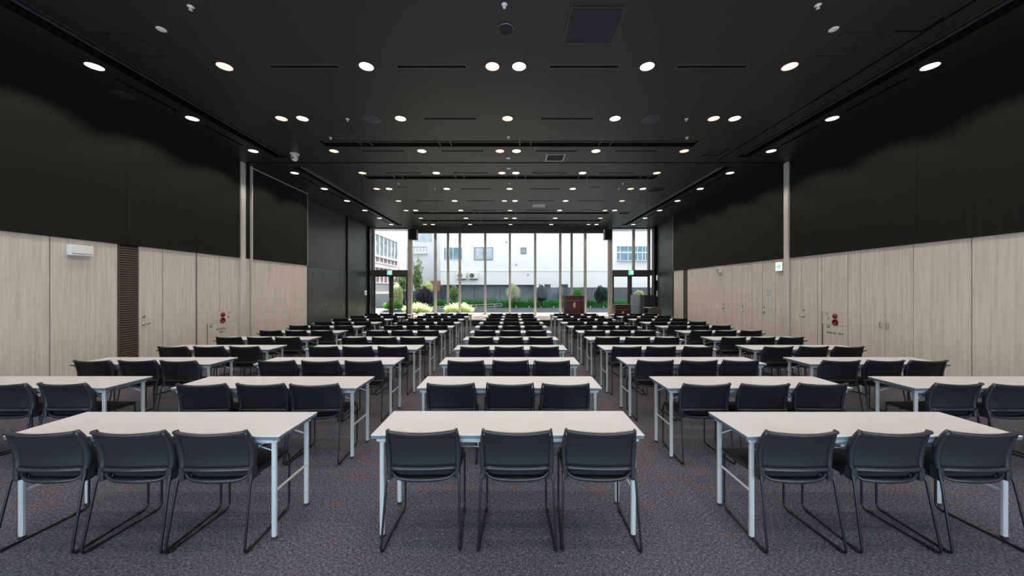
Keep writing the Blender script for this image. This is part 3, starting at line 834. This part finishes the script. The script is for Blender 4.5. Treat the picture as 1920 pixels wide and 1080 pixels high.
# white box top left (runs out of the photo)
y0_, y1_ = 5.44, dl(168)
o = empty('wall_unit', (WL, (y0_ + y1_) / 2, 2.27)); tag(o, 'white rectangular box mounted high on the pale left wall', 'wall unit')
hw = (y1_ - y0_) / 2
MB().cbox(0, .07, -hw, hw, -.085, .085, .008).obj('casing', 'switch_white', o)
MB().box(.069, .0725, -hw + .02, hw - .02, -.06, -.045).obj('slot', 'board_grey', o)
# intercom / thermostat boxes on the right wall
yb = dr(1351); o = empty('wall_speaker', (WR, yb, px(1350, 506.6, yb).z)); tag(o, 'small cream box speaker under the dark lining on the right wall', 'wall speaker')
MB().cbox(-.10, 0, -.10, .10, -.09, .09, .008).obj('casing', 'white_plastic', o)
MB().box(-.103, -.099, -.08, .08, -.07, .07).obj('front', 'board_grey', o)
yb = dr(1440.4); o = empty('paper_notice', (WR, yb, px(1440, 551, yb).z)); tag(o, 'white paper notice pinned to the pale panel left of the arrow sign', 'notice')
MB().box(-.003, 0, -.105, .105, -.14, .14).obj('sheet', 'paper', o)
mb = MB()
for z, w in ((.10, .05), (.06, .08), (.03, .08), (0, .05), (-.03, .08), (-.06, .07)): mb.box(-.004, -.003, -w, w, z, z + .008)
mb.obj('printing', 'ink', o)
yb = dr(1346); o = empty('light_switch', (WR, yb, 1.05)); tag(o, 'light switch plate on the pale right wall beside a door handle', 'switch')
MB().cbox(-.008, 0, -.035, .035, -.06, .06, .002).obj('plate', 'white_plastic', o); MB().box(-.012, -.008, -.018, .018, -.03, .03).obj('rocker', 'switch_white', o)
for (W_, x_, y_, hh, tx, mt) in ((WR2, 1230.6, 521, .13, 'small bright white plate high on the dark right wall by the window', 'sign_face'), (WR2, 1231, 550.6, .14, 'white switch plate on the dark right wall by the window, lower one', 'switch_white'),
                             (WL2, 685, 549, .12, 'white switch plate on the dark left wall by the window', 'switch_white')):
    dd = abs(W_) * F / abs(x_ - 960.5); s = 1 if W_ > 0 else -1
    o = empty('wall_plate', (W_, dd, CZ + (541.5 - y_) * dd / F)); tag(o, tx, 'wall plate')
    MB().cbox(min(0, -s * .03), max(0, -s * .03), -.12, .12, -hh, hh, .004).obj('plate', mt, o)
    MB().box(min(-s * .03, -s * .036), max(-s * .03, -s * .036), -.05, .05, -hh * .4, hh * .4).obj('rocker', 'white_plastic', o)
# fire hydrant cabinets
def hydrant(side, W_, ya, yb, label, txt_lines, lamp_y, lamp_z, green_y, green_z, ty, tz, size):
    s = 1 if side > 0 else -1
    t_ = empty('hydrant_cabinet', (W_, (ya + yb) / 2, 0)); tag(t_, label, 'hydrant cabinet', 'fire hydrant cabinets in the side walls')
    ym = (ya + yb) / 2; hw = (yb - ya) / 2
    MB().box(min(0, s * .025), max(0, s * .025), -hw + .004, hw - .004, .86, 1.118 if side < 0 else 1.136).obj('alarm_panel', 'ash', t_)
    dr_ = MB().box(min(0, s * .025), max(0, s * .025), -hw + .004, hw - .004, .08, .855).obj('door', 'ash', t_)
    MB().box(min(0, -s * .002), max(0, -s * .002), (-hw if side < 0 else hw - .02), (-hw + .02 if side < 0 else hw), .08, .86).obj('hinge_strip', 'slat_brown', t_)
    Rm = Matrix.Rotation(R(-s * 90), 4, 'Y')
    MB().lathe([(.052, 0), (.052, .01), (.045, .035), (.02, .055), (.001, .058)], 24, M=Matrix.Translation((0, lamp_y - ym, lamp_z)) @ Rm).obj('alarm_lamp', 'fire_red', t_)
    MB().lathe([(.068, 0), (.068, .02), (.05, .026), (.045, .018), (.001, .02)], 24, M=Matrix.Translation((0, lamp_y - ym + .0, lamp_z - .135)) @ Rm).obj('alarm_button', 'fire_red', t_)
    g = MB().lathe([(.036, 0), (.036, .003)], 20, M=Matrix.Translation((0, green_y - ym, green_z)) @ Rm).obj('green_sticker', 'sign_green_paint', t_)
    mb = MB().add([(-s * .0045, green_y - ym + s * .012, green_z + .018), (-s * .0045, green_y - ym + s * .012, green_z - .018), (-s * .0045, green_y - ym - s * .02, green_z)], [(0, 1, 2)])
    mb.obj('arrow_mark', 'switch_white', g)
    for i, (tx, sz) in enumerate(txt_lines):
        o = bpy.data.objects.new('lettering', text_mesh(tx, sz, 'ink')); COL.objects.link(o); o.parent = t_
        o.location = (-s * .0015, ty - ym, tz - i * .07); o.rotation_euler = (R(90), 0, R(-90) if side > 0 else R(90))
    # key slot and small caption
    MB().box(min(0, -s * .004), max(0, -s * .004), lamp_y - ym + .17 - .008, lamp_y - ym + .17 + .008, lamp_z - .10, lamp_z - .03).obj('latch', 'chrome', t_)
    o = bpy.data.objects.new('caption', text_mesh('消火栓', .028, 'ink')); COL.objects.link(o); o.parent = t_
    o.location = (-s * .0015, lamp_y - ym + .21, lamp_z + .035); o.rotation_euler = (R(90), 0, R(-90) if side > 0 else R(90))
    return t_
hydrant(-1, WL, 7.95, 8.85, 'fire hydrant cabinet with red alarm lamp in the left wall', [('屋内消火栓・', .056), ('放水口', .056)], dl(417), 1.04, dl(394) + .02, .80, dl(416.5), .70, .07)
hydrant(1, WR, dr(1590), 8.0, 'fire hydrant cabinet with red alarm lamp in the right wall', [('屋内消火栓・放水口', .046)], dr(1566.5), 1.06, dr(1553), .82, dr(1566), .68, .06)

# ------------------------------------------------------------------ lecterns and equipment at the front
def lectern(x, y, z, w, h, d, label, cat='lectern'):
    t_ = empty('lectern', (x, y, z)); tag(t_, label, cat)
    p = .13 * w / .93 * 1.0
    MB().cbox(-w / 2 + p, w / 2 - p, .02, d - .02, 0, h - .22 * h, .006).obj('front_panel', 'red_wood', t_)
    for s in (-1, 1):
        MB().cbox(min(s * (w / 2 - p), s * w / 2), max(s * (w / 2 - p), s * w / 2), 0, d, 0, h - .03, .008).obj('side_column', 'red_wood_dark', t_)
    MB().cbox(-w / 2 + p, w / 2 - p, .01, .06, h - .22 * h + .012, h - .03, .005).obj('upper_panel', 'red_wood', t_)
    MB().box(-w / 2 + .01, w / 2 - .01, -.004, .03, h - .22 * h - .006, h - .22 * h + .010).obj('light_strip', 'emblem_strip', t_)
    MB().cbox(-w / 2 - .01, w / 2 + .01, -.01, d + .01, h - .03, h, .008).obj('top', 'red_wood', t_)
    # pale vertical emblem
    mb = MB(); c = h * .60; k = h * .5
    def q(pts): mb.add([(a * k, .0165, c + b * k) for a, b in pts], [tuple(range(len(pts)))])
    q([(-.02, .22), (.05, .26), (.09, .13), (.09, .05), (-.10, .05), (-.09, .13)]); q([(-.11, .03), (.11, .03), (.09, -.01), (-.09, -.01)])
    q([(-.11, -.03), (.11, -.03), (.10, -.10), (-.10, -.10)]); q([(-.08, -.12), (.08, -.12), (.10, -.22), (-.09, -.22)])
    mb.obj('emblem', 'emblem', t_)
    return t_
lectern((1077 - 960.5) * 16.0 / F, 16.0, ZS, .93, 1.06, .5, 'dark red wooden lectern with pale emblem, on the stage')
lectern((1167.5 - 960.5) * 15.0 / F, 14.95, 0, .67, .98, .45, 'smaller dark red lectern on the floor right of the stage')
o = empty('whiteboard_panel', (6.11, 17.2, 0)); tag(o, 'pale grey standing board behind the black cabinet on the right', 'board')
MB().cbox(-.28, .30, 0, .03, .12, 1.36, .006).obj('panel', 'board_grey', o); MB().box(-.28, .30, -.008, 0, .80, .815).obj('seam', 'trim_metal', o)
for s in (-.25, .26): MB().cbox(s - .02, s + .02, -.2, .2, 0, .03, .004).cbox(s - .015, s + .015, 0, .03, .03, .12, .003).obj('foot', 'frame_dark', o)
o = empty('equipment_cabinet', (6.47, 16.4, 0)); tag(o, 'tall black equipment cabinet by the right glass door', 'cabinet')
MB().cbox(-.27, .27, 0, .5, .04, 1.37, .01).obj('body', 'cabinet_black', o); MB().cbox(-.25, .25, -.012, 0, .08, 1.33, .004).obj('door', 'cabinet_black', o)
MB().cbox(-.22, -.20, -.03, -.01, .7, .85, .004).obj('handle', 'chrome', o)
MB().box(-.24, .24, .03, .47, 0, .04).obj('plinth', 'frame_dark', o)
o = empty('media_console', (6.28, 15.45, 0)); tag(o, 'low brown media console with open dark shelf on the left', 'console')
MB().cbox(-.10, .33, 0, .5, .02, .84, .01).obj('body', 'console_brown', o)
MB().cbox(-.30, -.10, .05, .5, .02, .50, .008).obj('side_unit', 'cabinet_black', o)
MB().cbox(-.32, -.09, .02, .5, .80, .825, .005).obj('upper_shelf', 'board_grey', o); MB().cbox(-.32, -.09, .02, .5, .50, .525, .005).obj('lower_shelf', 'board_grey', o)
MB().box(-.31, -.29, .45, .5, .52, .80).obj('shelf_post', 'cabinet_black', o)

# ------------------------------------------------------------------ outside
GZ = .2
struct(MB().box(-60, 60, DW + .12, 70, GZ - .2, GZ).obj('ground', 'paving'))
struct(MB().box(-12, 12, DW + .1, 21.5, 5.2, 5.45).obj('trim_12', 'render_white'), 'white canopy edge outside the window')
for i, (x_, s_) in enumerate(((840.7, 'left'), (1071.3, 'right'))):
    o = empty('canopy_post', ((x_ - 960.5) * 21.3 / F, 21.2, GZ)); tag(o, 'slim grey post outside the glass front, %s one' % s_, 'post', 'canopy posts outside')
    MB().lathe([(.08, 0), (.08, 5.2 - GZ)], 20).obj('shaft', 'pole_grey', o); MB().lathe([(.13, 0), (.13, .04)], 20).obj('base_plate', 'pole_grey', o)
# white building straight ahead
BD = 31.0
def bx(v): return (v - 960.5) * BD / F
def bz(v): return CZ + (541.5 - v) * BD / F
b_ = empty('white_building', (bx(826), BD, GZ)); tag(b_, 'large plain white building beyond the garden fence', 'building')
OX, OZ = bx(826), GZ
z_low = bz(534)
MB().box(0, 26, 0, 12, z_low - OZ, 12.4).box(bx(1003) - OX, 26, 0, 12, 0, z_low - OZ).box(0, 26, -.05, 0, bz(508.5) - OZ, bz(507) - OZ).obj('wall', 'render_white', b_)
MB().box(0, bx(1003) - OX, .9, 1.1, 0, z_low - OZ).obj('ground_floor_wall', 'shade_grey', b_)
def bwin(x0, x1, y0, y1, mat, bars, name='window'):
    f_ = MB().box(bx(x0) - OX, bx(x1) - OX, -.03, .02, bz(y1) - OZ, bz(y0) - OZ).obj(name, mat, b_)
    mb = MB(); w = (bx(x1) - bx(x0))
    t = .03
    X0_, X1_, Z0_, Z1_ = bx(x0) - OX, bx(x1) - OX, bz(y1) - OZ, bz(y0) - OZ
    mb.box(X0_ - t, X1_ + t, -.06, 0, Z1_, Z1_ + t).box(X0_ - t, X1_ + t, -.08, 0, Z0_ - t, Z0_).box(X0_ - t, X0_, -.06, 0, Z0_, Z1_).box(X1_, X1_ + t, -.06, 0, Z0_, Z1_)
    for q in bars: mb.box(X0_ + w * q - .02, X0_ + w * q + .02, -.05, 0, Z0_, Z1_)
    mb.obj('window_frame', 'render_white' if mat == 'glass_blue' else 'fence_grey', f_)
    return f_
bwin(833, 866.5, 464.5, 486, 'glass_blue', (.5, .1))
bwin(889.6, 923.5, 464.5, 486.5, 'glass_pale', (.5,))
bwin(977, 986, 465, 475, 'board_grey', ())
bwin(1156.5, 1216, 462, 489, 'glass_blue', (.1, .35, .5, .65, .8, .9))
MB().box(bx(1156) - OX, bx(1218) - OX, -.07, -.03, bz(474.5) - OZ, bz(472.5) - OZ).box(bx(1156) - OX, bx(1218) - OX, -.35, -.03, bz(489.5) - OZ, bz(488.5) - OZ).obj('window_ledge', 'rail_white', b_)
for x_, y_ in ((949.5, 454), (968, 496), (990, 515)):
    MB().lathe([(.07, 0), (.07, .08), (.03, .11)], 12, M=Matrix.Translation((bx(x_) - OX, 0, bz(y_) - OZ)) @ Matrix.Rotation(R(90), 4, 'X')).obj('wall_vent', 'board_grey', b_)
mb = MB()
for x_ in (889.5, 938): mb.box(bx(x_) - OX - .05, bx(x_) - OX + .05, -.04, .06, 0, z_low - OZ)
mb.obj('pillar', 'fence_dark', b_)
for x_ in (888, 866):
    o = empty('outdoor_unit', (bx(x_), BD - .35, bz(517) - .28)); tag(o, 'white air conditioning unit on the building wall, %s one' % ('right' if x_ > 880 else 'left'), 'air conditioner', 'outdoor units on the white building')
    MB().cbox(-.42, .42, -.0, .30, 0, .56, .02).obj('casing', 'render_cream', o)
    mb = MB(); Mf = Matrix.Translation((-.12, -.005, .28)) @ Matrix.Rotation(R(90), 4, 'X')
    mb.lathe([(.22, 0), (.22, .012), (.16, .012), (.16, 0)], 24, M=Mf); mb.lathe([(.06, 0), (.06, .015)], 16, M=Mf)
    for a in range(6): mb.box(.05, .17, -.01, .01, 0, .008, 0, Mf @ Matrix.Rotation(a * PI / 3, 4, 'Z'))
    mb.obj('fan_guard', 'pole_grey', o)
    MB().box(-.35, .35, .1, .34, -.05, 0).obj('bracket', 'fence_grey', o)
# second white house further left
b2 = empty('white_house', (-10.2, 33, GZ)); tag(b2, 'plain white house between the left building and the large white one', 'building')
MB().box(.9, 3.75, 0, 8, 0, 8.6).box(0, .9, .6, 8, 0, 9.2).obj('wall', 'render_pale', b2)
MB().box(1.0, 2.6, -.03, .02, 5.9, 6.9).obj('window', 'glass_pale', b2)
MB().box(0.4, 2.2, -.35, 0, 4.75, 4.85).obj('balcony_slab', 'render_cream', b2)
mb = MB().box(.4, 2.2, -.33, -.30, 5.35, 5.39)
for k in range(7): mb.box(.4 + .3 * k - .012 * (k > 5), .42 + .3 * k - .012 * (k > 5), -.33, -.30, 4.85, 5.35)
mb.obj('balcony_rail', 'fence_grey', b2)
MB().box(2.6, 3.5, -.5, -.1, 0, 2.2).obj('brick_pier', 'brick', b2)
# long building on the left whose side face runs away from us
b3 = empty('office_building', (-11.6, 20.5, GZ)); tag(b3, 'white office building with bands of tall windows, seen through the left corner window', 'building')
MB().box(-9, 0, 0, 15.5, 1.2, 10.5).obj('wall', 'render_white', b3)
MB().box(-9, .02, 0, 15.5, 0, 1.2).obj('plinth_wall', 'beige_wall', b3)
def band(z0, z1, mat, name, n_=15):
    f_ = MB().box(-.02, .03, .3, 14.6, z0, z1).obj(name, mat, b3)
    mb = MB()
    for k in range(n_ + 1):
        y = .3 + 14.3 * k / n_; mb.box(0, .09, y - .05, y + .05, z0, z1)
    mb.box(0, .12, .25, 14.65, z1, z1 + .08).box(0, .12, .25, 14.65, z0 - .06, z0)
    mb.obj('window_mullions', 'render_white', f_)
band(4.35, 6.1, 'window_grey', 'upper_windows'); band(3.75, 4.2, 'window_pink', 'spandrel_band'); band(2.0, 3.3, 'window_pink', 'lower_windows')
b4 = empty('cream_house', (-14.5, 39, GZ)); tag(b4, 'cream house far behind the office building', 'building')
MB().box(-1, 4.2, 0, 6, 0, 8.2).obj('wall', 'render_cream', b4); MB().box(2.2, 3.6, -.04, .02, 4.0, 4.9).obj('window', 'glass_pale', b4)
# low grey wall behind left door
o = MB().box(-12.5, -8.9, 28.2, 28.4, GZ, 1.25).obj('low_wall', 'board_grey'); tag(o, 'low grey concrete wall outside the left glass door', 'wall')
# fences
def fence(x0, x1, y, ztop, label, mat='fence_grey'):
    t_ = empty('fence', (x0, y, GZ)); tag(t_, label, 'fence')
    mb = MB(); w = x1 - x0; n_ = max(2, int(w / .14))
    for k in range(n_): mb.box(w * k / n_ + .006, w * (k + 1) / n_ - .006, -.01, .01, .02, ztop - GZ)
    mb.obj('boards', mat, t_)
    mb = MB(); k = 0
    while k <= w: mb.box(k - .04, k + .04, .01, .09, 0, ztop - GZ + .03); k += 2.0
    mb.obj('posts', 'fence_dark', t_); MB().box(0, w, .01, .05, ztop - GZ - .1, ztop - GZ - .03).obj('rail', 'fence_dark', t_)
FD = 29.5
fx = lambda v: (v - 960.5) * FD / F
fence(fx(1003), fx(1300), FD, CZ + (541.5 - 539) * FD / F, 'grey board fence behind the hedge, right part')
fence(fx(750), fx(836), FD, CZ + (541.5 - 546) * FD / F, 'low grey board fence behind the dark round bush')
fence(fx(829), fx(838), FD - .3, CZ + (541.5 - 538) * FD / F, 'narrow dark fence section right of the round bush', 'fence_dark')
for x0, x1 in ((1022, 1033), (1053, 1066)):
    o = MB().cbox(fx(x0), fx(x1), FD + .2, FD + .6, 0 + GZ, CZ + (541.5 - 533) * FD / F, .02).obj('garden_box', 'fence_dark'); tag(o, 'dark box rising above the fence, %s one' % ('left' if x0 < 1040 else 'right'), 'box')
# hedge
def leaves(mb, n_, pos, size, rng, flat=.5):
    for _ in range(n_):
        p_ = pos(rng); s = size * rng.uniform(.6, 1.3)
        a, b, c = rng.uniform(0, 2 * PI), rng.uniform(-1, 1), rng.uniform(0, 2 * PI)
        M = Matrix.Translation(p_) @ Matrix.Rotation(a, 4, 'Z') @ Matrix.Rotation(b * 1.2, 4, 'X') @ Matrix.Rotation(c, 4, 'Y')
        mb.add([(-s * flat, 0, 0), (0, -s, 0), (s * flat, 0, 0), (0, s, 0)], [(0, 1, 2, 3)], 0, False, M)
rg = random.Random(3)
mb = MB().box(fx(775) * .92, 12.0, 27.15, 27.75, GZ, .62)
leaves(mb, 9000, lambda r: Vector((r.uniform(fx(775) * .92, 12.0), 27.0 + .9 * (1 - abs(r.uniform(-1, 1))) * (r.random()), GZ + .02 + .60 * r.random() ** .6)), .06, rg)
tag(mb.obj('hedge', 'leaf_green'), 'long low green hedge in front of the fence', 'hedge', kind='stuff')
def bush(x_, ytop, ybot, wpx, d, mat, label, n_=1500, leaf=.05, stem=False, name='round_bush', squash=1.0, low=0.0):
    c = px(x_, (ytop + ybot) / 2, d); rx = wpx / 2 * d / F; rz_ = (ybot - ytop) / 2 * d / F
    t_ = empty(name, (c.x, d, GZ)); tag(t_, label, 'bush', 'garden bushes')
    cz = c.z - GZ
    mb = MB()
    def pos(r):
        while True:
            v = Vector((r.uniform(-1, 1), r.uniform(-1, 1), r.uniform(-1, 1)))
            if .45 < v.length < 1: break
        am = 2.6 if name == 'garden_tree' else 1.0
        k = 1 + am * (.12 * math.sin(5 * v.x + 3 * v.z * am) + .1 * math.sin(7 * v.y - 4 * v.x))
        return Vector((v.x * rx * k, v.y * rx * k, cz + v.z * rz_ * k))
    if name == 'garden_tree': leaf *= 1.35; n_ = int(n_ * .55)
    leaves(mb, int(n_ * 1.4), pos, leaf, rg)
    cf = .5 if name != 'garden_tree' else .2
    prof = [(max(.001, rx * cf * math.sin(PI * k / 8)), cz + rz_ * cf * -math.cos(PI * k / 8)) for k in range(9)]
    mb.lathe(prof, 14)
    mb.obj('foliage', mat, t_)
    mb = MB(); zt = max(.1, cz)
    for a in range(4): mb.tube([(0, 0, 0), (.06 * math.cos(a * 1.6), .06 * math.sin(a * 1.6), zt * .5), (rx * .45 * math.cos(a * 1.6), rx * .45 * math.sin(a * 1.6), zt)], .018, 6)
    mb.obj('stem', 'bark', t_)
bush(797, 539, 573, 32, 25.5, 'leaf_purple', 'large dark purplish round bush behind the left windows', 2600, .06)
bush(1016, 535, 566, 20, 26.2, 'leaf_dark', 'dark green egg-shaped bush right of centre', 2200, .05)
bush(1128, 537, 568, 26, 26.2, 'leaf_dark', 'dark green bush right of the stage lectern', 2200, .055)
bush(1083, 541, 558, 17, 26.4, 'leaf_bright', 'small bright green bush above the stage lectern', 1200, .055)
bush(963, 533, 562, 25, 26.2, 'leaf_cream', 'pale variegated bush at the centre mullion', 1700, .06)
bush(852, 535, 562, 18, 26.2, 'leaf_light', 'light green small tree behind the left post', 1300, .06)
bush(745, 533, 570, 22, 24.5, 'leaf_cream', 'pale cream round bush outside the left glass door', 1800, .06)
bush(1198, 545, 556, 17, 25.5, 'leaf_cream', 'pale bush behind the standing board', 900, .06)
bush(738, 564, 580, 34, 22.9, 'leaf_bright', 'low bright green bush outside the left glass door', 1500, .06)
bush(757, 512, 544, 24, 29.0, 'leaf_light', 'blue-green leafy tree over the left glass door', 1300, .09, name='garden_tree')
bush(783, 493, 548, 16, 30.4, 'leaf_light', 'narrow light green tree beside the thick left post', 1500, .09, name='garden_tree')
bush(802, 528, 548, 20, 28.4, 'leaf_yellow', 'yellow-green shrub above the dark round bush', 900, .08)
def spiky(x0, x1, ytop, d, label):
    xa, xb = (x0 - 960.5) * d / F, (x1 - 960.5) * d / F; xc = (xa + xb) / 2
    t_ = empty('leafy_shrub', (xc, d, GZ)); tag(t_, label, 'shrub', 'sunlit shrubs by the glass'); ht = CZ + (541.5 - ytop) * d / F - GZ
    mb = MB(); hw = (xb - xa) / 2
    for _ in range(1500):
        u = rg.uniform(-1, 1); v = rg.uniform(-1, 1)
        if u * u + v * v > 1: continue
        h_ = ht * math.sqrt(max(.05, 1 - u * u * .8 - v * v * .5)) * rg.uniform(.4, 1.05)
        base = Vector((u * hw * .75, v * .38, h_ * rg.uniform(.3, .75))); a = rg.uniform(0, 2 * PI); L = rg.uniform(.16, .30)
        tip = base + Vector((math.cos(a) * L * .7, math.sin(a) * L * .5, L * rg.uniform(.1, .9)))
        tip.z = min(tip.z, ht)
        sd_ = Vector((-math.sin(a), math.cos(a), 0)) * .022; mid = (base + tip) / 2 + Vector((0, 0, .03))
        mb.add([base, mid + sd_, tip, mid - sd_], [(0, 1, 2, 3)])
    mb.obj('foliage', 'leaf_yellow', t_)
    mb = MB()
    for k in range(7): mb.tube([(0, 0, 0), (hw * .6 * (k - 3) / 3, .1 * (-1) ** k, ht * .6)], .012, 5)
    mb.obj('stem', 'bark', t_)
spiky(746, 818, 563, 20.3, 'sunlit yellow-green shrub against the glass, left one')
spiky(824, 897, 562, 20.3, 'sunlit yellow-green shrub against the glass, right one')
o = empty('handrail', ((770 - 960.5) * 23 / F, 23, GZ)); tag(o, 'white double-pipe handrail along the garden ramp', 'handrail')
L = (941 - 770) * 23 / F
z0_, z1_ = CZ - 36 * 23 / F - GZ, CZ - 28 * 23 / F - GZ
mb = MB(); mb.tube(fillet([(0, 0, z0_), (L, 0, z1_), (L, 0, z1_ - .15), (0, 0, z0_ - .15)], .03, 3), .02, 8); mb.obj('rails', 'rail_white', o)
for k in range(5):
    u = (k + .6) / 5; MB().tube([(L * u, 0, 0), (L * u, 0, z0_ + (z1_ - z0_) * u)], .02, 8).obj('post', 'rail_white', o)
for k, v in enumerate((968, 992, 1015, 1038, 1107, 1131)):
    c = px(v, 576, 26.7)
    o = MB().lathe([(.035, 0), (.045, .05), (.03, .12), (.001, .13)], 12).obj('garden_light', 'rail_white', None, (c.x, 26.7, GZ)); tag(o, 'tiny white garden lamp at the foot of the hedge, %s from the left' % ORD[k], 'garden lamp', 'garden lamps at the hedge')
